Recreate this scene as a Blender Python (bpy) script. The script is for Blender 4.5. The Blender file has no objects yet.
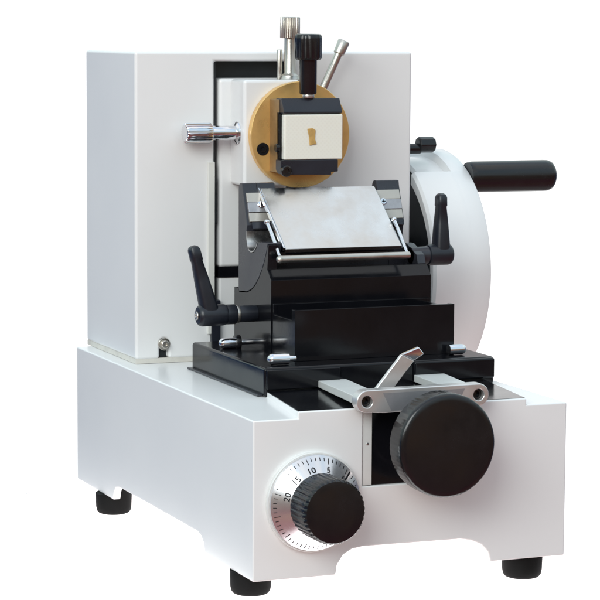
import bpy, bmesh, math, random
from math import radians, sin, cos, pi
from mathutils import Vector, Matrix

random.seed(7)
S = 0.01                       # the scene is written in centimetres
scene = bpy.context.scene
col = scene.collection

# ---------------------------------------------------------------- materials
def mat(name, base, rough=0.4, metal=0.0, coat=0.0, coat_rough=0.05, bump=0.0, bump_scale=200.0,
        var=0.0, var_scale=8.0, rvar=0.0, spec=0.5, aniso=0.0, sss=0.0, trans=0.0):
    m = bpy.data.materials.new(name); m.use_nodes = True
    nt = m.node_tree; b = nt.nodes['Principled BSDF']
    b.inputs['Base Color'].default_value = (*base, 1)
    b.inputs['Roughness'].default_value = rough
    b.inputs['Metallic'].default_value = metal
    b.inputs['Coat Weight'].default_value = coat
    b.inputs['Coat Roughness'].default_value = coat_rough
    b.inputs['Specular IOR Level'].default_value = spec
    b.inputs['Anisotropic'].default_value = aniso
    if sss:
        b.inputs['Subsurface Weight'].default_value = sss
        b.inputs['Subsurface Radius'].default_value = (0.01, 0.008, 0.006)
        b.inputs['Subsurface Scale'].default_value = 0.3
    tc = nt.nodes.new('ShaderNodeTexCoord')
    if var or rvar:
        n = nt.nodes.new('ShaderNodeTexNoise'); n.inputs['Scale'].default_value = var_scale / S / 10
        n.inputs['Detail'].default_value = 5; n.inputs['Roughness'].default_value = 0.6
        nt.links.new(tc.outputs['Object'], n.inputs['Vector'])
        if var:
            hs = nt.nodes.new('ShaderNodeMapRange')
            hs.inputs['From Min'].default_value = 0.3; hs.inputs['From Max'].default_value = 0.7
            hs.inputs['To Min'].default_value = 1 - var; hs.inputs['To Max'].default_value = 1 + var
            nt.links.new(n.outputs['Fac'], hs.inputs['Value'])
            mx = nt.nodes.new('ShaderNodeVectorMath'); mx.operation = 'SCALE'
            mx.inputs[0].default_value = base
            nt.links.new(hs.outputs['Result'], mx.inputs['Scale'])
            nt.links.new(mx.outputs['Vector'], b.inputs['Base Color'])
        if rvar:
            rr = nt.nodes.new('ShaderNodeMapRange')
            rr.inputs['From Min'].default_value = 0.3; rr.inputs['From Max'].default_value = 0.7
            rr.inputs['To Min'].default_value = max(0.0, rough - rvar); rr.inputs['To Max'].default_value = rough + rvar
            nt.links.new(n.outputs['Fac'], rr.inputs['Value'])
            nt.links.new(rr.outputs['Result'], b.inputs['Roughness'])
    if bump:
        n2 = nt.nodes.new('ShaderNodeTexNoise'); n2.inputs['Scale'].default_value = bump_scale
        n2.inputs['Detail'].default_value = 3
        nt.links.new(tc.outputs['Object'], n2.inputs['Vector'])
        bp = nt.nodes.new('ShaderNodeBump'); bp.inputs['Strength'].default_value = bump
        bp.inputs['Distance'].default_value = 0.0002
        nt.links.new(n2.outputs['Fac'], bp.inputs['Height'])
        nt.links.new(bp.outputs['Normal'], b.inputs['Normal'])
        if coat: nt.links.new(bp.outputs['Normal'], b.inputs['Coat Normal'])
    return m

M = {}
M['paint']   = mat('white_enamel', (0.80, 0.80, 0.795), 0.38, coat=0.35, coat_rough=0.12, bump=0.12, bump_scale=350, var=0.012, var_scale=0.6, rvar=0.06)
M['cream']   = mat('cream_edge_paint', (0.74, 0.74, 0.68), 0.45, var=0.02, var_scale=2)
M['ivory']   = mat('ivory_strip', (0.70, 0.70, 0.66), 0.5, var=0.03, var_scale=3)
M['gasket']  = mat('beige_felt_gasket', (0.62, 0.60, 0.55), 0.9, var=0.08, var_scale=6, bump=0.6, bump_scale=900)
M['enamel']  = mat('black_gloss_enamel', (0.005, 0.0052, 0.007), 0.15, spec=0.32, bump=0.10, bump_scale=260, var=0.2, var_scale=2, rvar=0.06)
M['anod']    = mat('black_anodised', (0.014, 0.016, 0.024), 0.30, bump=0.15, bump_scale=600, rvar=0.06, var=0.12, var_scale=3)
M['greyanod']= mat('dark_grey_anodised', (0.028, 0.029, 0.037), 0.30, bump=0.2, bump_scale=700, rvar=0.06, var=0.1, var_scale=3)
M['plastic'] = mat('black_plastic', (0.008, 0.008, 0.009), 0.20, bump=0.03, bump_scale=900, rvar=0.10, var=0.1, var_scale=4)
M['lever']   = mat('black_moulded_handle', (0.010, 0.012, 0.018), 0.36, bump=0.3, bump_scale=900, rvar=0.05, var=0.1, var_scale=4)
M['rubber']  = mat('black_rubber', (0.0035, 0.0035, 0.0035), 0.7, spec=0.2, bump=0.3, bump_scale=900, var=0.15, var_scale=5)
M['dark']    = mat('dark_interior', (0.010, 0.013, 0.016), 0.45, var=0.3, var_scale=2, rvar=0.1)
M['recess']  = mat('blasted_steel', (0.42, 0.42, 0.44), 0.45, 0.8, bump=0.3, bump_scale=1500, var=0.08, var_scale=6)
M['dial']    = mat('satin_chrome_dial', (0.72, 0.72, 0.74), 0.21, 0.85, spec=0.3, bump=0.05, bump_scale=900, rvar=0.04, var_scale=6)
M['chrome']  = mat('chrome', (0.80, 0.80, 0.82), 0.10, 1.0, bump=0.06, bump_scale=500, rvar=0.05, var_scale=4)
M['steel']   = mat('brushed_steel', (0.66, 0.65, 0.63), 0.30, 1.0, bump=0.12, bump_scale=900, rvar=0.10, var=0.06, var_scale=5)
M['satin']   = mat('satin_nickel', (0.58, 0.55, 0.50), 0.34, 1.0, bump=0.25, bump_scale=1100, rvar=0.08, var=0.08, var_scale=6)
M['bar']     = mat('matt_chromed_bar', (0.70, 0.68, 0.67), 0.33, 0.75, bump=0.15, bump_scale=800, rvar=0.08, var=0.05, var_scale=4)
M['plate']   = mat('beige_ground_steel', (0.50, 0.475, 0.43), 0.42, 0.45, bump=0.1, bump_scale=800, var=0.07, var_scale=5)
M['platedk'] = mat('etched_steel', (0.40, 0.40, 0.42), 0.40, 0.5, bump=0.3, bump_scale=1200, var=0.15, var_scale=9)
M['armm']    = mat('light_grey_painted_steel', (0.74, 0.75, 0.73), 0.36, 0.15, bump=0.1, bump_scale=700, var=0.05, var_scale=3)
M['guard']   = mat('smudged_steel_painted_clouds', (0.66, 0.665, 0.66), 0.23, 1.0, bump=0.08, bump_scale=1500, rvar=0.16, var=0.20, var_scale=2.6)  # colour blotches: smudges on the steel, plus cloud reflections painted in
M['brass']   = mat('aged_brass', (0.82, 0.53, 0.20), 0.32, 0.60, bump=0.2, bump_scale=500, var=0.16, var_scale=2.5, rvar=0.10)
M['brassdk'] = mat('tarnished_brass', (0.30, 0.19, 0.09), 0.45, 0.4, bump=0.3, bump_scale=300, var=0.3, var_scale=5, rvar=0.1)
M['wax']     = mat('tissue_amber', (0.50, 0.31, 0.10), 0.5, var=0.25, var_scale=12, sss=0.2)
M['ink']     = mat('black_engraving', (0.012, 0.012, 0.014), 0.7, spec=0.05)

# white cassette with a faint moulded grid
def cassette_mat():
    m = mat('white_cassette_plastic', (0.84, 0.83, 0.78), 0.42, sss=0.25)
    nt = m.node_tree; b = nt.nodes['Principled BSDF']
    tc = nt.nodes.new('ShaderNodeTexCoord'); sep = nt.nodes.new('ShaderNodeSeparateXYZ')
    nt.links.new(tc.outputs['Object'], sep.inputs[0])
    outs = []
    for ax in ('X', 'Z'):
        mu = nt.nodes.new('ShaderNodeMath'); mu.operation = 'MULTIPLY'; mu.inputs[1].default_value = 2 * pi / (0.42 * S)
        nt.links.new(sep.outputs[ax], mu.inputs[0])
        sn = nt.nodes.new('ShaderNodeMath'); sn.operation = 'SINE'; nt.links.new(mu.outputs[0], sn.inputs[0]); outs.append(sn)
    mul = nt.nodes.new('ShaderNodeMath'); mul.operation = 'MULTIPLY'
    nt.links.new(outs[0].outputs[0], mul.inputs[0]); nt.links.new(outs[1].outputs[0], mul.inputs[1])
    mr = nt.nodes.new('ShaderNodeMapRange'); mr.inputs['From Min'].default_value = 0.1; mr.inputs['From Max'].default_value = 0.6
    nt.links.new(mul.outputs[0], mr.inputs['Value'])
    mx = nt.nodes.new('ShaderNodeMix'); mx.data_type = 'RGBA'
    mx.inputs[6].default_value = (0.82, 0.80, 0.715, 1); mx.inputs[7].default_value = (0.795, 0.77, 0.685, 1)
    nt.links.new(mr.outputs['Result'], mx.inputs[0]); nt.links.new(mx.outputs[2], b.inputs['Base Color'])
    return m
M['cassette'] = cassette_mat()
def lines(m, kind, scale, strength, colour=None):
    nt = m.node_tree; b = nt.nodes['Principled BSDF']
    tc = nt.nodes.new('ShaderNodeTexCoord')
    if kind == 'rings':
        sp = nt.nodes.new('ShaderNodeSeparateXYZ'); nt.links.new(tc.outputs['Object'], sp.inputs[0])
        cb = nt.nodes.new('ShaderNodeCombineXYZ'); nt.links.new(sp.outputs['X'], cb.inputs['X']); nt.links.new(sp.outputs['Z'], cb.inputs['Y'])
        ln = nt.nodes.new('ShaderNodeVectorMath'); ln.operation = 'LENGTH'; nt.links.new(cb.outputs[0], ln.inputs[0])
        nz = nt.nodes.new('ShaderNodeTexNoise'); nz.noise_dimensions = '1D'; nz.inputs['Scale'].default_value = scale
        nz.inputs['Detail'].default_value = 4; nt.links.new(ln.outputs['Value'], nz.inputs['W'])
    else:
        mp = nt.nodes.new('ShaderNodeMapping'); mp.inputs['Scale'].default_value = (scale, scale * .02, scale * .02)
        nt.links.new(tc.outputs['Object'], mp.inputs['Vector'])
        nz = nt.nodes.new('ShaderNodeTexNoise'); nz.inputs['Scale'].default_value = 1; nz.inputs['Detail'].default_value = 4
        nt.links.new(mp.outputs[0], nz.inputs['Vector'])
    bp = nt.nodes.new('ShaderNodeBump'); bp.inputs['Strength'].default_value = strength; bp.inputs['Distance'].default_value = 0.0002
    nt.links.new(nz.outputs['Fac'], bp.inputs['Height']); nt.links.new(bp.outputs['Normal'], b.inputs['Normal'])
lines(M['brass'], 'rings', 900, .22)
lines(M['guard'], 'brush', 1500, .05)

def sheet_mat():
    m = bpy.data.materials.new('backlit_white_sheet'); m.use_nodes = True  # added ground sheet, translucent so light from below turns it pure white
    nt = m.node_tree; nt.nodes.remove(nt.nodes['Principled BSDF'])
    out = nt.nodes['Material Output']
    t = nt.nodes.new('ShaderNodeBsdfTranslucent'); t.inputs['Color'].default_value = (0.97, 0.97, 0.97, 1)
    nt.links.new(t.outputs[0], out.inputs['Surface'])
    return m
M['sheet'] = sheet_mat()

# ---------------------------------------------------------------- objects
ROOT_LOC = Vector((15, 25, -2.1))
def new_bm(): return bmesh.new()

def link(name, bm, m, parent=None, bevel=0.0, segs=3, angle=38, cut=None, smooth=True, add=None):
    """bm (cm, world coordinates) -> one mesh object in metres"""
    org = parent['_o'] if parent is not None else None
    bmesh.ops.recalc_face_normals(bm, faces=bm.faces)
    me = bpy.data.meshes.new(name)
    for v in bm.verts: v.co *= S
    bm.to_mesh(me); bm.free()
    o = bpy.data.objects.new(name, me); col.objects.link(o)
    me.materials.append(M[m] if isinstance(m, str) else m)
    if cut or add:
        for cb in (add or []) + (cut or []):
            cme = bpy.data.meshes.new('cut'); bmesh.ops.recalc_face_normals(cb, faces=cb.faces)
            for v in cb.verts: v.co *= S
            cb.to_mesh(cme)
            co = bpy.data.objects.new('cut', cme); col.objects.link(co)
            md = o.modifiers.new('b', 'BOOLEAN'); md.operation = 'UNION' if add and any(cb is q_ for q_ in add) else 'DIFFERENCE'; md.object = co; md.solver = 'EXACT'
    if bevel:
        md = o.modifiers.new('bev', 'BEVEL'); md.width = bevel * S; md.segments = segs
        md.limit_method = 'ANGLE'; md.angle_limit = radians(angle); md.use_clamp_overlap = True
    if cut or bevel or add:
        dg = bpy.context.evaluated_depsgraph_get(); dg.update()
        nm = bpy.data.meshes.new_from_object(o.evaluated_get(dg))
        for md in list(o.modifiers):
            if md.type == 'BOOLEAN':
                c = md.object; o.modifiers.remove(md); cm = c.data; bpy.data.objects.remove(c); bpy.data.meshes.remove(cm)
            else: o.modifiers.remove(md)
        old = o.data; o.data = nm; bpy.data.meshes.remove(old); nm.name = name; me = nm
        if not me.materials: me.materials.append(M[m])
    if smooth:
        for p in me.polygons: p.use_smooth = True
        me.set_sharp_from_angle(angle=radians(36))
        if bevel:
            wn = o.modifiers.new('wn', 'WEIGHTED_NORMAL'); wn.keep_sharp = True; wn.weight = 80
    # origin: at parent's frame, or at the object's own base when top-level
    if parent is not None:
        off = Vector(parent['_o'])
        # own origin at the mesh centre, expressed in the parent's frame
        c = sum((Vector(v) for v in o.bound_box), Vector()) / 8
        me.transform(Matrix.Translation(-c))
        o.parent = parent; o.location = c - off
        o['_o'] = tuple(c)
    else:
        bb = [Vector(v) for v in o.bound_box]
        c = sum(bb, Vector()) / 8; c.z = min(v.z for v in bb)
        me.transform(Matrix.Translation(-c)); o.location = c; o['_o'] = tuple(c)
    return o

def tag(o, label=None, cat=None, group=None, kind=None):
    if label: o['label'] = label
    if cat: o['category'] = cat
    if group: o['group'] = group
    if kind: o['kind'] = kind
    return o

# ---------------------------------------------------------------- shapes
def box(bm, x0, x1, y0, y1, z0, z1):
    vs = [bm.verts.new((x, y, z)) for z in (z0, z1) for y in (y0, y1) for x in (x0, x1)]
    for f in ((0, 2, 3, 1), (4, 5, 7, 6), (0, 1, 5, 4), (2, 6, 7, 3), (0, 4, 6, 2), (1, 3, 7, 5)):
        bm.faces.new([vs[i] for i in f])
    return bm

def prism(bm, poly, ax, a, b):
    """closed 2-D outline extruded along an axis: x -> (y,z), y -> (x,z), z -> (x,y)"""
    def p(q, t):
        return {'x': (t, q[0], q[1]), 'y': (q[0], t, q[1]), 'z': (q[0], q[1], t)}[ax]
    va = [bm.verts.new(p(q, a)) for q in poly]; vb = [bm.verts.new(p(q, b)) for q in poly]
    n = len(poly)
    bm.faces.new(va); bm.faces.new(vb[::-1])
    for i in range(n):
        bm.faces.new((va[i], vb[i], vb[(i + 1) % n], va[(i + 1) % n]))
    return bm

def hexa(bm, a, b):
    """two quads of four points joined"""
    va = [bm.verts.new(p) for p in a]; vb = [bm.verts.new(p) for p in b]
    bm.faces.new(va); bm.faces.new(vb[::-1])
    for i in range(4): bm.faces.new((va[i], vb[i], vb[(i + 1) % 4], va[(i + 1) % 4]))
    return bm

def arc(cx, cy, r, a0, a1, n=10):
    return [(cx + r * cos(radians(a0 + (a1 - a0) * i / n)), cy + r * sin(radians(a0 + (a1 - a0) * i / n))) for i in range(n + 1)]

def frame(axis):
    a = Vector(axis).normalized()
    h = Vector((0, 0, 1)) if abs(a.z) < 0.9 else Vector((0, 1, 0))
    u = a.cross(h).normalized(); v = u.cross(a).normalized()
    return a, u, v

def lathe(bm, prof, org, axis, seg=64, rf=None):
    """prof: (t along axis, radius). rf(angle, index, r) may change the radius"""
    a, u, v = frame(axis); o = Vector(org)
    rings = []
    for k, (t, r) in enumerate(prof):
        if r <= 1e-6: rings.append([bm.verts.new(o + a * t)]); continue
        ring = []
        for i in range(seg):
            th = 2 * pi * i / seg
            rr = rf(th, k, r, i) if rf else r
            ring.append(bm.verts.new(o + a * t + (u * cos(th) + v * sin(th)) * rr))
        rings.append(ring)
    for k in range(len(rings) - 1):
        A, B = rings[k], rings[k + 1]
        for i in range(seg):
            j = (i + 1) % seg
            if len(A) == 1 and len(B) == 1: continue
            if len(A) == 1: bm.faces.new((A[0], B[j], B[i]))
            elif len(B) == 1: bm.faces.new((A[i], A[j], B[0]))
            else: bm.faces.new((A[i], A[j], B[j], B[i]))
    return bm

def cyl(bm, org, axis, r, L, ch=0.06, seg=48):
    return lathe(bm, [(0, 0), (0, r - ch), (ch * .3, r - ch * .3), (ch, r), (L - ch, r), (L - ch * .3, r - ch * .3), (L, r - ch), (L, 0)], org, axis, seg)

def knurl(bm, org, axis, r, L, n=28, depth=0.07, ch=0.1, seg_per=4):
    def rf(th, k, rr, i):
        if k in (0, 7) : return rr
        return rr - (depth if (i % seg_per) in (0,) else 0)
    return lathe(bm, [(0, 0), (0, r - ch * 2), (ch * .5, r - ch * .8), (ch * 1.4, r), (L - ch * 1.4, r), (L - ch * .5, r - ch * .8), (L, r - ch * 2), (L, 0)], org, axis, n * seg_per, rf)

def tube(bm, pts, r, seg=16, closed_ends=True):
    pts = [Vector(p) for p in pts]; n = len(pts); rings = []
    up = None
    for i, p in enumerate(pts):
        d = (pts[min(i + 1, n - 1)] - pts[max(i - 1, 0)]).normalized()
        if up is None:
            _, u, v = frame(d); v = d.cross(u)
        else:
            u = (up - d * up.dot(d)).normalized(); v = d.cross(u)
        up = u
        rings.append([bm.verts.new(p + (u * cos(2 * pi * k / seg) + v * sin(2 * pi * k / seg)) * r) for k in range(seg)])
    for i in range(n - 1):
        for k in range(seg):
            j = (k + 1) % seg
            bm.faces.new((rings[i][k], rings[i][j], rings[i + 1][j], rings[i + 1][k]))
    if closed_ends: bm.faces.new(rings[0][::-1]); bm.faces.new(rings[-1])
    return bm

def sphere(bm, c, r, seg=24):
    prof = [(-r * cos(pi * i / 12), r * sin(pi * i / 12)) for i in range(13)]
    prof[0] = (-r, 0); prof[-1] = (r, 0)
    return lathe(bm, prof, c, (0, 0, 1), seg)

# ================================================================= the setting
g = box(new_bm(), -4, 35.5, -0.8, 56, -2.5, -2.1)
ground = link('ground', g, 'sheet', smooth=False); tag(ground, kind='structure')

# ================================================================= the microtome
root = bpy.data.objects.new('rotary_microtome', None); col.objects.link(root)
root.location = ROOT_LOC * S; root['_o'] = tuple(ROOT_LOC * S); root.empty_display_size = 0.05
tag(root, 'white enamelled rotary microtome with black fittings, brass disc and side handwheel on rubber feet', 'microtome')

# ---- base casting
W, D, H = 30.0, 50.7, 13.9
b = box(new_bm(), 0, W, 0, D, 0, H)
pad = hexa(new_bm(), [(4.1, 0, 13.0), (25.95, 0, 13.0), (27.6, 11.6, 13.0), (5.8, 11.6, 13.0)],
           [(4.1, 0, 14.47), (25.95, 0, 14.47), (27.6, 11.6, 14.47), (5.8, 11.6, 14.47)])
inner = box(new_bm(), .8, W - .8, .8, D - .8, -1, H - 1.2)
fa = prism(new_bm(), [(7.7, -1), (7.7, 0)] + [(7.85, .9), (8.4, 1.7), (9.2, 2.15), (10.2, 2.3)] + [(19.6, 2.25), (20.7, 2.05), (21.7, 1.6), (22.35, .9), (22.6, 0), (22.6, -1)], 'y', -2, D + 2)
sa = prism(new_bm(), [(12.0, -1), (12.0, 0), (12.3, .9), (12.9, 1.4), (13.9, 1.65), (36.6, 1.6), (37.8, 1.35), (38.4, .7), (38.6, 0), (38.6, -1)], 'x', -2, W + 2)
slot = box(new_bm(), 10.15, 19.9, -1, .45, 7.6, 20)
slot2 = box(new_bm(), 11.15, 19.5, -1, .75, 7.9, 13.2)
base = link('base', b, 'paint', root, bevel=.30, segs=4, angle=60, add=[pad], cut=[inner, fa, sa, slot, slot2])

# raised pad of the feed slide: white edge, black top sheet
pt = hexa(new_bm(), [(4.2, .28, 14.44), (25.9, .28, 14.44), (27.5, 11.65, 14.44), (5.8, 11.65, 14.44)],
          [(4.2, .28, 14.50), (25.9, .28, 14.50), (27.5, 11.65, 14.50), (5.8, 11.65, 14.50)])
link('slide_pad_cover', pt, 'enamel', base, cut=[box(new_bm(), 10.15, 19.9, -1, .45, 12, 20)])

# feet
for (fx, fy) in ((1.65, 4.75), (26.85, 2.1), (1.3, 42.4), (27.6, 42.4)):
    bm = lathe(new_bm(), [(0, 0), (0, 1.35), (.08, 1.55), (.3, 1.72), (.7, 1.8), (1.9, 1.84), (3.5, 1.84), (3.5, 0)], (fx, fy, -2.1), (0, 0, 1), 40)
    # the foot's top sits inside the casting: keep it inside the walls
    cuts = [box(new_bm(), -5, .82, -5, 60, -.02, 9), box(new_bm(), 29.18, 35, -5, 60, -.02, 9), box(new_bm(), -5, 35, -5, .82, -.02, 9)]
    link('foot', bm, 'rubber', base, cut=cuts)

# front slot fittings
bm = box(new_bm(), 10.2, 11.05, .12, .44, 7.65, 14.3)
link('slot_guide', bm, 'armm', base, bevel=.05, segs=2)
bm = lathe(new_bm(), [(0, 0), (0, .10), (.04, .11), (.06, .06), (.06, 0)], (10.62, .12, 11.3), (0, -1, 0), 16)
link('guide_pin', bm, 'steel', base)
bm = box(new_bm(), 11.1, 19.85, .30, .448, 7.65, 14.5)
link('slot_plate', bm, 'enamel', base, bevel=.03, segs=2)

# ---- housing (sheet metal cover) with the slide slot
X0, X1, Y0, Y1, ZT = 1.53, 31.15, 36.0, 52.1, 44.55
poly = [(X0, 14.35), (9.75, 14.35), (9.75, 43.62), (18.3, 43.62), (18.3, 14.35), (X1, 14.35), (X1, ZT), (X0, ZT)]
hs = prism(new_bm(), poly, 'y', Y0, Y1)
scut = prism(new_bm(), [(4.05, 13), (4.05, 15.9)] + arc(4.5, 15.9, .45, 180, 0, 10) + [(4.95, 13)], 'y', 35, 36.6)
housing = link('housing', hs, 'paint', root, bevel=.42, segs=5, angle=60, cut=[scut])
link('housing_skirt', box(new_bm(), 1.58, 9.7, 36.12, 52.0, 13.93, 14.42), 'gasket', housing)
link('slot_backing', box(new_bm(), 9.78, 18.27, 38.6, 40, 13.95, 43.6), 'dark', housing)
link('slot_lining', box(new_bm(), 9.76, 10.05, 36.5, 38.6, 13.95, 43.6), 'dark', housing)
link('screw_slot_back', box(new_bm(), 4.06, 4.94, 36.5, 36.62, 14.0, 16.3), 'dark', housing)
scr = lathe(new_bm(), [(0, 0), (0, .62), (.12, .62), (.16, .58), (.16, .42), (.5, .40), (.55, .34), (.55, .18), (.35, .16), (.35, 0)], (4.5, 36.05, 15.8), (0, -1, 0), 32)
link('housing_screw', scr, 'satin', housing)
link('edge_strip', box(new_bm(), 8.98, 9.74, 35.72, 35.99, 16.6, 33.75), 'ivory', housing, bevel=.1)
link('seal_strip', box(new_bm(), 9.72, 9.98, 35.9, 36.45, 27.6, 32.2), 'dark', housing, bevel=.05)
link('side_bracket', box(new_bm(), 9.35, 10.3, 35.6, 36.4, 14.0, 20.0), 'anod', housing, bevel=.08)

# ---- slide column in the slot
column = link('slide_column', box(new_bm(), 10.3, 17.6, 36.15, 38.5, 23.15, 41.95), 'paint', root, bevel=.42, segs=4)
link('lower_column', box(new_bm(), 10.3, 17.6, 36.15, 38.5, 14.0, 22.25), 'paint', column, bevel=.3)
link('black_band', box(new_bm(), 10.22, 17.7, 36.0, 38.55, 22.2, 23.3), 'enamel', column, bevel=.08)
headb = link('slide_head', box(new_bm(), 11.5, 17.4, 32.4, 36.3, 31.5, 41.85), 'paint', column, bevel=.32, segs=4)

# silver vertical knob and thin rod behind
bm = knurl(new_bm(), (16.94, 34, 45.9), (0, 0, 1), 1.0, 2.1, n=30, depth=.06, ch=.05)
top = link('clamping_screw', lathe(new_bm(), [(0, 0), (0, 1.05), (.12, 1.1), (.3, 1.0), (.5, .95), (.7, .62), (.8, .58), (4.3, .56), (4.3, 0)], (16.94, 34, 41.75), (0, 0, 1), 36), 'satin', root)
link('knurled_head', bm, 'satin', top)
link('guide_rod', cyl(new_bm(), (16.05, 34.5, 41.8), (0, 0, 1), .27, 3.0), 'satin', top)

# side locking knob
lk = link('locking_knob', lathe(new_bm(), [(0, 0), (0, 1.08), (.1, 1.14), (.22, 1.1), (.3, .9), (.36, .70), (2.7, .70), (2.9, .60), (3.0, 0)], (11.5, 34.2, 36.66), (-1, 0, 0), 48), 'chrome', root)
link('knurled_grip', knurl(new_bm(), (8.72, 34.2, 36.66), (-1, 0, 0), 1.0, 2.75, n=24, depth=.1, ch=.08), 'chrome', lk)

# ---- brass disc and specimen clamp
disc = link('brass_disc', lathe(new_bm(), [(0, 0), (0, 5.16), (.06, 5.22), (.75, 5.22), (.82, 5.16), (.82, 0)], (17.14, 32.38, 36.5), (0, -1, 0), 96), 'brass', root)
def hexscrew(parent, c, axis, r, d=.35, m='plastic', hole='ink'):
    s = link('cap_screw', lathe(new_bm(), [(0, 0), (0, r), (d - .05, r), (d, r - .05), (d, r * .55), (d - .18, r * .52), (d - .18, 0)], c, axis, 30), m, parent)
    return s
# socket sunk into the disc
link('disc_screw', lathe(new_bm(), [(0, 0), (0, .62), (.05, .62), (.06, .5), (.02, .3), (.02, 0)], (13.15, 31.55, 35.15), (0, -1, 0), 6 * 5), 'ink', disc)
link('disc_screw_socket', lathe(new_bm(), [(0, .22), (0, .36), (.05, .36), (.05, .22), (0, .22)], (13.15, 31.51, 35.15), (0, -1, 0), 6), 'plastic', disc)

clamp = link('specimen_clamp', box(new_bm(), 13.85, 19.9, 29.2, 31.56, 32.95, 40.05), 'brassdk', root, bevel=.06)
link('upper_jaw', prism(new_bm(), [(28.05, 38.75), (28.05, 38.95), (28.75, 40.15), (30.1, 40.15), (30.1, 38.64), (28.4, 38.64)], 'x', 13.95, 20.05), 'anod', clamp, bevel=.05, segs=2)
link('back_jaw', box(new_bm(), 13.7, 19.85, 28.85, 29.28, 33.2, 38.8), 'enamel', clamp, bevel=.05)
lj = prism(new_bm(), [(13.85, 32.85), (18.9, 32.75), (18.9, 33.05), (19.6, 33.05), (19.6, 34.24), (13.6, 34.24), (13.6, 33.3)], 'y', 27.95, 29.3)
link('lower_jaw', lj, 'anod', clamp, bevel=.06)
link('jaw_screw', lathe(new_bm(), [(0, 0), (0, .55), (.35, .55), (.45, .45), (.45, .28), (.3, .25), (.3, 0)], (14.1, 28.0, 33.2), (0, -1, 0), 24), 'plastic', clamp)
link('jaw_pivot', lathe(new_bm(), [(0, 0), (0, .42), (.28, .42), (.34, .34), (.34, 0)], (13.75, 28.9, 35.4), (-1, 0, 0), 24), 'plastic', clamp)

kn = link('clamp_knob', lathe(new_bm(), [(0, 0), (0, .78), (.12, .84), (3.85, .86), (3.95, .9), (3.95, 0)], (16.83, 29.0, 40.55), (0, 0, 1), 40), 'plastic', root)
def lobes(th, k, r, i):
    return r * (1 - .035 * (0.5 + 0.5 * cos(16 * th))) if k in (2, 3, 4) else r
link('knob_head', lathe(new_bm(), [(0, 0), (0, 1.15), (.2, 1.33), (2.0, 1.33), (2.3, 1.32), (2.46, 1.22), (2.52, 1.05), (2.52, 0)], (16.83, 29.0, 43.85), (0, 0, 1), 16 * 6, lobes), 'plastic', kn)
link('knob_collar', cyl(new_bm(), (16.83, 29.0, 40.2), (0, 0, 1), .62, .4, .04), 'steel', kn)

a = Vector((20.0, 33.2, 40.6)); bvec = Vector((22.45, 33.0, 45.9)); ax = (bvec - a).normalized()
ll = link('release_lever', lathe(new_bm(), [(0, 0), (0, .36), (.05, .4), (4.3, .4), (4.3, 0)], a, ax, 28), 'satin', root)
link('lever_head', lathe(new_bm(), [(0, 0), (0, .48), (.08, .55), (1.3, .62), (1.42, .56), (1.42, 0)], a + ax * 4.15, ax, 28), 'satin', ll)

# ---- stage plate
plate = link('stage_plate', box(new_bm(), 5.6, 28.65, 11.7, 31.0, 13.93, 16.58), 'enamel', root, bevel=.28, segs=4)
link('plate_flange', box(new_bm(), 5.2, 5.8, 12.4, 31.2, 13.92, 14.12), 'greyanod', plate, bevel=.05)
link('front_rail', box(new_bm(), 5.75, 12.9, 11.35, 11.9, 14.6, 16.4), 'enamel', plate, bevel=.1)
link('end_rail', box(new_bm(), 20.3, 28.55, 11.35, 11.9, 14.6, 16.5), 'enamel', plate, bevel=.2, segs=4)

def stud(c, axis, r, L, name='locking_stud', m='chrome', ball=True):
    pr = [(0, 0)] + [(r * (1 - cos(radians(t))), r * sin(radians(t))) for t in (15, 30, 45, 60, 75)] + [(r, r), (L, r), (L, 0)]
    return link(name, lathe(new_bm(), pr, c, axis, 28), m, plate)
s1 = stud((6.3, 25.3, 17.1), (1, 0, 0), .53, 1.9)
link('stud_rod', cyl(new_bm(), (8.1, 25.3, 17.15), (1, 0, 0), .26, 1.8), 'chrome', s1)
link('stud_collar', cyl(new_bm(), (7.9, 25.3, 17.15), (1, 0, 0), .72, .5), 'plastic', s1)
s2 = stud((6.5, 13.25, 17.12), (1, 0, 0), .52, 2.0)
link('stud_rod', cyl(new_bm(), (8.45, 13.25, 17.12), (1, 0, 0), .26, .8), 'chrome', s2)
s3 = stud((26.75, 13.9, 17.1), (-1, 0, 0), .5, 1.8)

# ---- knife holder cradle and body
CX0, CX1 = 9.7, 26.2
arcp = [(21.35, 26.75), (21.8, 25.8), (22.3, 24.95), (22.9, 24.15), (23.7, 23.3), (24.6, 22.6), (25.6, 22.05), (26.8, 21.7), (28.9, 21.55)]
cr = prism(new_bm(), [(20.5, 16.58), (20.5, 23.45), (21.5, 24.4), (21.2, 26.7)] + arcp + [(29.0, 21.9), (30.2, 21.9), (30.2, 16.58)], 'x', CX0, CX1)
cradle = link('knife_cradle', cr, 'enamel', root, bevel=.07, segs=2, cut=[prism(new_bm(), [(20.9, 28), (20.9, 26.3), (21.49, 24.42), (25.2, 24.4), (25.2, 28)], 'x', CX0 + .95, CX1 + 1)])
off = [(y + .05, z + .09) for (y, z) in arcp]
def holder(x0, x1, ear=True, ledge=True):
    p = [(24.9, 22.55)] + off[-3:] + [(29.1, 21.66), (29.15, 31.0)] if not ledge else off + [(29.1, 21.66), (29.15, 31.0)]
    p += arc(28.55, 31.5, .6, 0, 90, 5) if ear else []
    if ear:
        p += [(28.15, 32.08), (28.0, 31.5), (26.75, 28.15)]
    else:
        p += [(28.6, 31.2), (28.0, 31.2), (26.75, 28.15)]
    # scooped recess
    p += [(26.95, 27.6), (27.0, 26.9), (26.75, 26.2), (26.3, 25.75), (25.7, 25.6)] + ([(25.0, 25.75), (24.4, 26.15), (24.0, 26.7), (23.2, 26.85), (21.5, 26.9)] if ledge else [(24.9, 25.7)])
    return prism(new_bm(), p, 'x', x0, x1)
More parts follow.
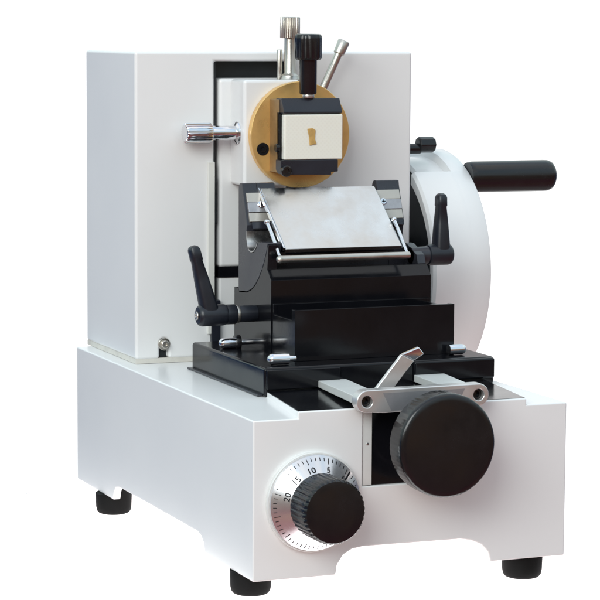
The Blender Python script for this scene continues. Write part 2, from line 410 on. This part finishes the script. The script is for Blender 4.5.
kh = link('knife_holder', holder(9.7, 11.15), 'greyanod', root, bevel=.06, segs=2)
link('holder_ear', holder(11.16, 13.05, True, False), 'greyanod', kh, bevel=.06, segs=2)
link('holder_ear', holder(23.75, 26.2, True, False), 'greyanod', kh, bevel=.06, segs=2)
link('holder_shoulder', prism(new_bm(), [(21.6, 24.45), (24.95, 23.0), (24.95, 26.2), (24.3, 26.2), (21.9, 25.3)], 'x', 25.3, 26.15), 'greyanod', kh, bevel=.06, segs=2)
link('holder_middle', holder(13.06, 23.74, False, False), 'greyanod', kh, bevel=.06, segs=2)
# polished recess liner
rl = [(26.93, 27.6), (26.97, 26.9), (26.72, 26.22), (26.28, 25.78), (25.7, 25.64), (25.02, 25.79), (24.43, 26.18), (24.05, 26.7)]
rl2 = [(y - .0 + (25.5 - y) * .05, z + (27.2 - z) * .06) for (y, z) in rl]
link('recess_liner', prism(new_bm(), rl + rl2[::-1], 'x', 9.68, 23.6), 'steel', kh)
# slanted clamp plates: direction of the face
fd = Vector((0, 28.1 - 26.75, 31.55 - 28.15)).normalized(); fn = Vector((0, -fd.z, fd.y))
def facepl(x0, x1, s0, s1, d0, d1):
    P0 = Vector((0, 26.75, 28.15))
    def q(x, s, d):
        p = P0 + fd * s + fn * d; return (x, p.y, p.z)
    return hexa(new_bm(), [q(x0, s0, d0), q(x1, s0, d0), q(x1, s1, d0), q(x0, s1, d0)], [q(x0, s0, d1), q(x1, s0, d1), q(x1, s1, d1), q(x0, s1, d1)]), q
for nm, s0, s1, d1, mm in (('upper_clamp_plate', 2.25, 3.2, .22, 'plate'), ('middle_clamp_plate', 1.22, 2.22, .30, 'platedk'), ('lower_clamp_plate', .28, 1.18, .22, 'plate')):
    bm, q = facepl(9.95, 26.05, s0, s1, -.02, d1)
    link(nm, bm, mm, kh, bevel=.05, segs=2)
bm, q = facepl(10.1, 26.0, -.45, .22, -.02, .35)
link('clamp_bar', bm, 'anod', kh, bevel=.05, segs=2)
for sx in (11.25, 24.12):
    c = Vector(q(sx, 1.95, .28))
    sc = link('clamp_screw', lathe(new_bm(), [(0, 0), (0, .34), (.1, .34), (.16, .26), (.16, 0)], c, fn, 24), 'chrome', kh)
    bm = new_bm()
    for (dx, ds) in ((.19, .045), (.045, .19)):
        lo = [Vector(c) + Vector((sx_, 0, 0)) + fd * ss + fn * .155 for sx_, ss in ((-dx, -ds), (dx, -ds), (dx, ds), (-dx, ds))]
        hi = [p + fn * .012 for p in lo]
        hexa(bm, lo, hi)
    link('screw_cross', bm, 'ink', sc, smooth=False)

# ---- guard plate (tilted, polished) with raised side rims
def tilt_plate(x0, x1, t, y0, z0, y1, z1, up=0.0):
    d = Vector((0, y1 - y0, z1 - z0)).normalized(); n = Vector((0, -d.z, d.y))
    A = Vector((0, y0, z0)) + n * up; B = Vector((0, y1, z1)) + n * up
    def v(x, p): return (x, p.y, p.z)
    return hexa(new_bm(), [v(x0, A), v(x1, A), v(x1, B), v(x0, B)], [v(x0, A - n * t), v(x1, A - n * t), v(x1, B - n * t), v(x0, B - n * t)])
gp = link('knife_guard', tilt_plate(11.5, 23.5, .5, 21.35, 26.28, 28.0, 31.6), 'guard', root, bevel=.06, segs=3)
link('guard_rim', tilt_plate(11.30, 11.49, .42, 21.5, 26.38, 28.05, 31.62, .03), 'chrome', gp, bevel=.06)
link('guard_back', tilt_plate(11.9, 23.1, .4, 21.9, 26.3, 27.6, 30.8, -.38), 'anod', gp, bevel=.05)
# wire bail
pv = [(10.6, 23.9, 28.65), (10.6, 23.2, 28.1), (10.6, 22.0, 27.0), (10.6, 20.9, 25.85), (10.62, 20.45, 25.5)]
pv2 = [(23.72, y, z) for (_, y, z) in pv]
bail = link('guard_rod', tube(new_bm(), [(10.5, 20.4, 25.45), (23.85, 20.4, 25.45)], .34, 20), 'satin', root, bevel=.08, segs=2, angle=50)
link('rod_arm', tube(new_bm(), pv, .17, 14), 'chrome', bail)
link('rod_arm', tube(new_bm(), pv2, .17, 14), 'chrome', bail)
link('rod_pivot', sphere(new_bm(), (10.6, 23.9, 28.67), .27), 'chrome', bail)
link('rod_pivot', sphere(new_bm(), (23.7, 23.75, 28.6), .27), 'chrome', bail)
link('rod_end', sphere(new_bm(), (10.55, 20.4, 25.45), .38), 'satin', bail)

# ---- clamping handles
def handle(hub0, hx0, hx1, y, z, tip, w0, w1, neck):
    """hub is a lathe on the x axis, the grip a tapering rounded bar from the hub to tip"""
    L = hx1 - hx0
    h = link('clamp_handle', lathe(new_bm(), [(0, 0), (0, .35), (.1, .4), (.12, .8), (.25, .96), (.5, 1.03), (L - .35, 1.03), (L - .1, .97), (L, .8), (L, 0)], (hx0 if neck > 0 else hx1, y, z), (1 if neck > 0 else -1, 0, 0), 48), 'lever', root)
    base_c = Vector((hub0, y, z)); t = Vector(tip)
    d = (t - base_c); Ln = d.length; d.normalize()
    side = Vector((1, 0, 0)); side = (side - d * side.dot(d)).normalized(); dep = d.cross(side).normalized()
    bm = new_bm(); rings = []
    prof = [(.2, w0, .9), (1.0, w0, .9), (Ln * .5, (w0 + w1) / 2, .78), (Ln * .78, w1 * 1.02, .62), (Ln * .8, w1 * 1.16, .68), (Ln - .4, w1 * 1.12, .66), (Ln - .12, w1 * .85, .52), (Ln, w1 * .45, .25)]
    for (s, a_, b_) in prof:
        ring = []
        for k in range(20):
            th = 2 * pi * k / 20
            cs, sn = cos(th), sin(th)
            ex = .55
            ring.append(bm.verts.new(base_c + d * s + side * (a_ * math.copysign(abs(cs) ** ex, cs)) + dep * (b_ * math.copysign(abs(sn) ** ex, sn))))
        rings.append(ring)
    for i in range(len(rings) - 1):
        for k in range(20): bm.faces.new((rings[i][k], rings[i][(k + 1) % 20], rings[i + 1][(k + 1) % 20], rings[i + 1][k]))
    bm.faces.new(rings[0][::-1]); bm.faces.new(rings[-1])
    link('handle_grip', bm, 'lever', h)
    return h
hL = handle(5.15, 3.75, 6.7, 24.5, 19.95, (3.45, 24.7, 26.55), .80, .47, 1)
link('hub_neck', lathe(new_bm(), [(0, 0), (0, .95), (.9, .95), (1.0, .88), (1.0, .0)], (6.65, 24.5, 19.95), (1, 0, 0), 36), 'lever', hL)
link('neck_ring', cyl(new_bm(), (7.6, 24.5, 19.95), (1, 0, 0), .86, .35, .06), 'satin', hL)
link('neck_shaft', cyl(new_bm(), (7.9, 24.5, 19.95), (1, 0, 0), .8, 1.9, .06), 'lever', hL)
link('hub_screw', lathe(new_bm(), [(0, 0), (0, .4), (.1, .36), (.1, .2), (.02, .18), (.02, 0)], (3.76, 24.5, 19.95), (-1, 0, 0), 24), 'satin', hL)
hR = handle(28.55, 27.05, 29.75, 23.3, 25.1, (28.6, 23.5, 31.05), .76, .43, -1)
link('hub_neck', lathe(new_bm(), [(0, 0), (0, .8), (1.9, .85), (1.9, 0)], (25.3, 23.3, 25.1), (1, 0, 0), 36), 'greyanod', hR)

# ---- clamp bar with two arms across the front, and its small lever
bar = new_bm()
xl, xr, zc1, zc2, rr = 9.75, 20.35, 15.28, 15.34, .98
pl = arc(xl, zc1, rr, 90, 250, 12) + [(11.4, 14.22), (18.8, 14.26)] + arc(xr, zc2, rr, -75, 90, 12)
holesL = lathe(new_bm(), [(0, 0), (0, .5), (2, .5), (2, 0)], (9.75, -2.6, zc1), (0, 1, 0), 40)
holesR = lathe(new_bm(), [(0, 0), (0, .5), (2, .5), (2, 0)], (20.35, -2.6, zc2), (0, 1, 0), 40)
scoop = lathe(new_bm(), [(0, 0), (0, 5.2), (3, 5.2), (3, 0)], (15.0, -2.7, 10.4), (0, 1, 0), 80)
fb = link('front_bar', prism(bar, pl, 'y', -1.75, -.55), 'bar', root, bevel=.10, segs=3, angle=50, cut=[holesL, holesR])
for (hx, hz) in ((xl, zc1), (xr, zc2)):
    link('cap_screw', lathe(new_bm(), [(0, 0), (0, .48), (.55, .48), (.6, .42), (.6, .27), (.3, .25), (.3, 0)], (hx, -.7, hz), (0, -1, 0), 30), 'plastic', fb)
# milled flat between the ends
link('bar_recess', prism(new_bm(), [(11.2, 15.95), (12.0, 14.4), (18.2, 14.42), (19.0, 15.95)], 'y', -1.758, -1.70), 'recess', fb)
link('bar_arm', hexa(new_bm(), [(8.9, -.56, 15.0), (11.5, -.56, 15.0), (13.6, 12, 14.6), (10.8, 12, 14.6)],
     [(8.9, -.56, 15.72), (11.5, -.56, 15.72), (13.6, 12, 15.22), (10.8, 12, 15.22)]), 'armm', fb, bevel=.06)
link('bar_arm', hexa(new_bm(), [(18.4, -.56, 15.0), (21.0, -.56, 15.0), (23.46, 12, 14.6), (20.4, 12, 14.6)],
     [(18.4, -.56, 15.72), (21.0, -.56, 15.72), (23.46, 12, 15.26), (20.4, 12, 15.26)]), 'armm', fb, bevel=.06)

# small bent lever rising behind the bar (drawn in its own plane, extruded in depth)
lv = [(12.2, 15.0), (14.0, 15.0), (16.95, 18.35), (17.45, 19.0), (17.4, 19.45), (17.0, 19.6), (16.4, 19.5), (15.6, 19.0)]
LV = link('feed_lever', hexa(new_bm(), [(11.4, 1.3, 15.2), (13.1, 1.3, 15.2), (15.55, 1.3, 18.15), (14.35, 1.3, 18.75)],
      [(11.4, 1.7, 15.3), (13.1, 1.7, 15.3), (15.55, 1.7, 18.15), (14.35, 1.7, 18.75)]), 'bar', fb, bevel=.08)
link('feed_lever_tip', hexa(new_bm(), [(14.35, 1.3, 18.75), (15.55, 1.3, 18.15), (16.35, .95, 18.75), (15.9, 1.1, 19.35)],
      [(14.35, 1.72, 18.78), (15.55, 1.72, 18.18), (16.35, 1.35, 18.78), (15.9, 1.5, 19.4)]), 'chrome', LV, bevel=.1)

# ---- large feed knob
KX, KZ = 15.6, 11.72
def ribs(th, k, r, i):
    if k in (3, 4): return r * (1 - (.006 if (i % 4) == 0 else 0))
    return r
fk = link('feed_knob', lathe(new_bm(), [(0, 0), (0, 3.9), (.1, 4.25), (.35, 4.47), (2.1, 4.5), (2.36, 4.46), (2.5, 4.36), (2.58, 4.2), (2.61, 3.9), (2.68, 2.8), (2.73, 1.4), (2.75, 0)], (KX, -3.05, KZ), (0, -1, 0), 60 * 4, ribs), 'plastic', root)
link('knob_shaft', cyl(new_bm(), (KX, .4, KZ), (0, -1, 0), 1.6, 3.5), 'steel', fk)
link('knob_flange', lathe(new_bm(), [(0, 0), (0, 3.1), (.3, 3.3), (.9, 3.3), (.9, 0)], (KX - .2, -2.1, KZ + .1), (0, -1, 0), 80), 'greyanod', fk)

# ---- thickness dial
DX, DZ = 5.45, 6.63
dial = link('thickness_dial', lathe(new_bm(), [(0, 0), (0, 4.18), (.55, 4.2), (.72, 4.14), (.8, 4.02), (1.75, 2.75), (1.75, 0)], (DX, -.02, DZ), (0, -1, 0), 128), 'dial', root)
link('dial_backring', lathe(new_bm(), [(0, 0), (0, 4.30), (.45, 4.34), (.55, 4.28), (.56, 0)], (DX - .03, 0.0, DZ + .02), (0, -1, 0), 128), 'armm', dial)
def on_cone(ang, s, lift=.03):
    """ang degrees clockwise from the top; s 0 at the outer edge .. 1 at the inner edge"""
    r = 4.02 + (2.75 - 4.02) * s; t = .8 + (1.75 - .8) * s
    n = Vector((0.95, 1.27)).normalized()      # (r, t) outward normal
    r += n.x * lift; t += n.y * lift
    a_ = radians(ang)
    return Vector((DX + r * sin(a_), -.02 - t, DZ + r * cos(a_)))
bm = new_bm()
A0 = 46.0
def strip(bm, ang, s0, s1, w):
    r0 = 4.02 + (2.75 - 4.02) * s0; r1 = 4.02 + (2.75 - 4.02) * s1
    d0 = math.degrees(w / 2 / r0); d1 = math.degrees(w / 2 / r1)
    lo = [on_cone(ang - d0, s0, -.01), on_cone(ang + d0, s0, -.01), on_cone(ang + d1, s1, -.01), on_cone(ang - d1, s1, -.01)]
    hi = [on_cone(ang - d0, s0), on_cone(ang + d0, s0), on_cone(ang + d1, s1), on_cone(ang - d1, s1)]
    hexa(bm, lo, hi)
for k in range(0, 60):
    ang = A0 - 6 * k
    strip(bm, ang, .05, .40 if k % 5 == 0 else .25, .05)
link('dial_graduations', bm, 'ink', dial, smooth=False)
bm = new_bm()
for k, txt in enumerate(('0', '5', '10', '15', '20')):
    cu = bpy.data.curves.new('t', 'FONT'); cu.body = txt; cu.size = .86; cu.align_x = 'CENTER'; cu.resolution_u = 3
    to = bpy.data.objects.new('t', cu); col.objects.link(to)
    dg = bpy.context.evaluated_depsgraph_get(); dg.update()
    tm = bpy.data.meshes.new_from_object(to.evaluated_get(dg))
    tb = bmesh.new(); tb.from_mesh(tm)
    bmesh.ops.subdivide_edges(tb, edges=tb.edges, cuts=1)
    ang = A0 - 30 * k
    Lc = math.hypot(1.27, .95)
    for v in tb.verts:
        s = .93 - v.co.y / Lc * .92
        r = 4.02 + (2.75 - 4.02) * s
        v.co = on_cone(ang + math.degrees(v.co.x * .92 / r), s, .06)
    tmp = bpy.data.meshes.new('tmp'); tb.to_mesh(tmp); tb.free()
    bm.from_mesh(tmp); bpy.data.meshes.remove(tmp); bpy.data.meshes.remove(tm)
    bpy.data.objects.remove(to); bpy.data.curves.remove(cu)
link('dial_numerals', bm, 'ink', dial, smooth=False)
bm = new_bm(); strip(bm, 51, .02, .7, .13)
link('index_mark', bm, 'ink', dial, smooth=False)
def ribs2(th, k, r, i):
    if k in (2, 3, 4): return r * (1 - (.03 if (i % 5) in (0, 1) else 0))
    return r
link('dial_knob', lathe(new_bm(), [(0, 0), (0, 2.68), (.1, 2.84), (2.75, 2.82), (3.05, 2.76), (3.2, 2.62), (3.25, 2.3), (3.30, 1.6), (3.33, .8), (3.34, 0)], (DX + .06, -1.74, DZ - .05), (0, -1, 0), 36 * 5, ribs2), 'plastic', dial)

# ---- handwheel
WY, WZ, WR = 44.95, 21.75, 12.45
def drum():
    bm = new_bm(); rings = []
    angs = [i * 2.5 for i in range(-24, 14)] + [32.9, 33.1] + [i * 2.5 for i in range(14, 120)]
    angs = sorted(set(angs)); angs = [a_ for a_ in angs if -60 <= a_ < 300]
    for a_ in angs:
        rec = (-58 < a_ < 33)
        rl = 11.6 if rec else WR
        x0 = 33.3 if rec else 32.3
        prof = [(x0 + .25, 10.9), (x0, rl - .45), (x0, rl - .3), (x0 + .25, rl), (36.4, rl), (36.6, rl + .02), (36.8, WR - .05 if rec else WR), (36.95, WR), (38.6, WR), (38.75, WR - .08), (38.8, WR - .25), (38.8, 3.0), (37.8, 3.0), (37.8, 10.9)]
        t = radians(a_)
        rings.append([bm.verts.new((x, WY - r * sin(t), WZ + r * cos(t))) for (x, r) in prof])
    n = len(rings)
    for i in range(n):
        A, B = rings[i], rings[(i + 1) % n]
        m = len(A)
        for k in range(m): bm.faces.new((A[k], A[(k + 1) % m], B[(k + 1) % m], B[k]))
    return bm
wheel = link('handwheel', drum(), 'paint', root)
link('inner_disc', lathe(new_bm(), [(0, 0), (0, 10.9), (1.0, 10.95), (1.0, 0)], (33.3, WY, WZ), (1, 0, 0), 96), 'dark', wheel)
link('wheel_hub', cyl(new_bm(), (31.0, WY, WZ), (1, 0, 0), 3.2, 8.3, .2), 'anod', wheel)
hcx = (38.8, 38.5, 31.55)
link('crank_handle', lathe(new_bm(), [(0, 0), (0, 1.5), (.2, 1.58), (.6, 1.62), (8.8, 1.66), (9.3, 1.64), (9.7, 1.5), (9.95, 1.2), (10.03, .7), (10.03, 0)], hcx, (1, 0, 0), 64), 'plastic', wheel)
pin = link('lock_pin', lathe(new_bm(), [(0, 0), (0, .55), (3.4, .55), (3.4, 0)], (31.05, 41.0, 34.45), (1, 0, 0), 30), 'plastic', wheel)
link('pin_head', lathe(new_bm(), [(0, 0), (0, .7), (.15, .86), (1.7, .86), (1.9, .72), (1.92, 0)], (34.2, 41.0, 34.85), (1, 0, 0), 8), 'plastic', pin, bevel=.1)

# ================================================================= loose things
# waste tray standing on the stage plate in front of the knife cradle
t0, t1, ty0, ty1, tz0, tz1 = 9.8, 25.95, 14.8, 20.42, 16.59, 21.28
bm = box(new_bm(), t0, t1, ty0, ty1, tz0, tz1)
tray = link('waste_tray', bm, 'enamel', None, bevel=.09, segs=3,
            cut=[box(new_bm(), t0 + .35, t1 - .35, ty0 + .45, ty1 - .3, 19.2, 25), box(new_bm(), t0 - 1, t0 + .36, ty0 + .8, ty1 - .35, 20.3, 25), box(new_bm(), t1 - .36, t1 + 1, ty0 + .8, ty1 - .35, 20.9, 25)])
tag(tray, 'black glossy open section waste tray standing on the stage plate below the knife guard', 'tray')

cs = box(new_bm(), 14.0, 20.1, 28.0, 28.84, 34.26, 38.62)
cas = link('specimen_cassette', cs, 'cassette', None, bevel=.13, segs=3)
tag(cas, 'white plastic specimen cassette with small amber tissue sample held in the black clamp', 'cassette')
ts = prism(new_bm(), [(16.35, 37.25), (16.9, 37.3), (17.2, 37.1), (17.12, 36.3), (17.3, 35.75), (16.95, 35.72), (16.6, 35.62), (16.55, 36.4)], 'y', 27.88, 28.02)
link('tissue_sample', ts, 'wax', cas, bevel=.04)

# ================================================================= camera
yaw, pit, roll, f = 0.3897, -0.1129, 0.0057, 2.4135
fw = Vector((sin(yaw) * cos(pit), cos(yaw) * cos(pit), sin(pit)))
r = Vector((cos(yaw), -sin(yaw), 0)); u = r.cross(fw)
r2 = r * cos(roll) + u * sin(roll); u2 = -r * sin(roll) + u * cos(roll)
cam = bpy.data.cameras.new('camera'); co = bpy.data.objects.new('camera', cam); col.objects.link(co)
mtx = Matrix((r2, u2, -fw)).transposed().to_4x4()
mtx.translation = Vector((-72.9464, -187.8413, 47.0742)) * S
co.matrix_world = mtx
cam.sensor_width = 36; cam.sensor_fit = 'HORIZONTAL'; cam.lens = 36 * f * 1000 / 600
cam.clip_start = 0.05; cam.clip_end = 200
scene.camera = co

# ================================================================= light
w = bpy.data.worlds.new('World'); scene.world = w; w.use_nodes = True
nt = w.node_tree; bg = nt.nodes['Background']
tc = nt.nodes.new('ShaderNodeTexCoord'); sep = nt.nodes.new('ShaderNodeSeparateXYZ')
nt.links.new(tc.outputs['Generated'], sep.inputs[0])
def mrange(src, a, b_, c=0.0, d=1.0, smooth=True):
    n = nt.nodes.new('ShaderNodeMapRange'); n.interpolation_type = 'SMOOTHSTEP' if smooth else 'LINEAR'
    n.inputs['From Min'].default_value = a; n.inputs['From Max'].default_value = b_
    n.inputs['To Min'].default_value = c; n.inputs['To Max'].default_value = d
    nt.links.new(src, n.inputs['Value']); return n.outputs['Result']
zz = mrange(sep.outputs['Z'], -1, 1, 0, 1, False)
def ramp(stops):
    n = nt.nodes.new('ShaderNodeValToRGB'); e = n.color_ramp.elements
    while len(e) > 1: e.remove(e[-1])
    for i, (z, c) in enumerate(stops):
        el = e[0] if i == 0 else e.new((z + 1) / 2)
        el.position = (z + 1) / 2; el.color = (*c, 1)
    nt.links.new(zz, n.inputs['Fac']); return n.outputs['Color']
SK = (0.42, 0.60, 0.84)
front = ramp([(-1, (.26, .07, .10)), (-.5, (.24, .04, .07)), (-.25, (.13, .055, .05)), (-.02, (.09, .07, .055)), (.06, (.26, .20, .15)), (.16, (.36, .35, .33)), (.26, (.56, .66, .70)), (.5, (.54, .72, .84)), (1, SK)])
side = ramp([(-1, (.36, .32, .32)), (-.5, (.17, .15, .16)), (-.2, (.035, .075, .19)), (.06, (.05, .11, .24)), (.18, (.58, .72, .72)), (.5, (.72, .90, .90)), (1, SK)])
nb = nt.nodes.new('ShaderNodeTexNoise'); nb.inputs['Scale'].default_value = 9; nb.inputs['Detail'].default_value = 2
nt.links.new(tc.outputs['Generated'], nb.inputs['Vector'])
nbm = mrange(nb.outputs['Fac'], .48, .62); lowz = mrange(sep.outputs['Z'], .12, -.02)
nmul = nt.nodes.new('ShaderNodeMath'); nmul.operation = 'MULTIPLY'; nt.links.new(nbm, nmul.inputs[0]); nt.links.new(lowz, nmul.inputs[1])
fr2 = nt.nodes.new('ShaderNodeMix'); fr2.data_type = 'RGBA'
nt.links.new(nmul.outputs[0], fr2.inputs[0]); nt.links.new(front, fr2.inputs[6]); fr2.inputs[7].default_value = (.30, .17, .10, 1)
front = fr2.outputs[2]
mx = nt.nodes.new('ShaderNodeMix'); mx.data_type = 'RGBA'
nt.links.new(mrange(sep.outputs['Y'], -.45, .3), mx.inputs[0]); nt.links.new(front, mx.inputs[6]); nt.links.new(side, mx.inputs[7])
dt = nt.nodes.new('ShaderNodeVectorMath'); dt.operation = 'DOT_PRODUCT'
nt.links.new(tc.outputs['Generated'], dt.inputs[0]); dt.inputs[1].default_value = tuple(fw)
nz = nt.nodes.new('ShaderNodeTexNoise'); nz.inputs['Scale'].default_value = 2.6; nz.inputs['Detail'].default_value = 5; nz.inputs['Roughness'].default_value = .62
nt.links.new(tc.outputs['Generated'], nz.inputs['Vector'])
cl = mrange(nz.outputs['Fac'], .40, .60)
up = mrange(sep.outputs['Z'], .45, .8)
mm = nt.nodes.new('ShaderNodeMath'); mm.operation = 'MULTIPLY'; nt.links.new(cl, mm.inputs[0]); nt.links.new(up, mm.inputs[1])
sky = nt.nodes.new('ShaderNodeMix'); sky.data_type = 'RGBA'
nt.links.new(mm.outputs[0], sky.inputs[0]); nt.links.new(mx.outputs[2], sky.inputs[6]); sky.inputs[7].default_value = (.98, .97, .95, 1)
mask = mrange(dt.outputs['Value'], .82, .90)
mx2 = nt.nodes.new('ShaderNodeMix'); mx2.data_type = 'RGBA'
nt.links.new(mask, mx2.inputs[0]); nt.links.new(sky.outputs[2], mx2.inputs[6]); mx2.inputs[7].default_value = (1, 1, 1, 1)
nt.links.new(mx2.outputs[2], bg.inputs['Color']); bg.inputs['Strength'].default_value = 1.22

def area(name, loc, target, size, power, color):
    l = bpy.data.lights.new(name, 'AREA'); l.shape = 'RECTANGLE'; l.size, l.size_y = size; l.energy = power; l.color = color
    o = bpy.data.objects.new(name, l); col.objects.link(o); o.location = Vector(loc) * S
    o.rotation_euler = (Vector(target) - Vector(loc)).to_track_quat('-Z', 'Y').to_euler()
    return o
area('key_softbox', (-130, -122, 120), (15, 20, 24), (1.5, 1.1), 35, (0.975, 1.0, 0.965))
area('under_sheet_fill', (15, 24, -24), (15, 24.5, 0), (.52, .74), 3.5, (1, 1, 1))  # added unseen fill lamp beneath the sheet, whitens the ground

for o in bpy.data.objects:
    if '_o' in o: del o['_o']

scene.view_settings.view_transform = 'Standard'; scene.view_settings.look = 'None'
scene.view_settings.exposure = 0.0; scene.view_settings.gamma = 1.0
scene.render.resolution_x = 1024; scene.render.resolution_y = 1024
scene.render.engine = 'CYCLES'
scene.cycles.max_bounces = 8
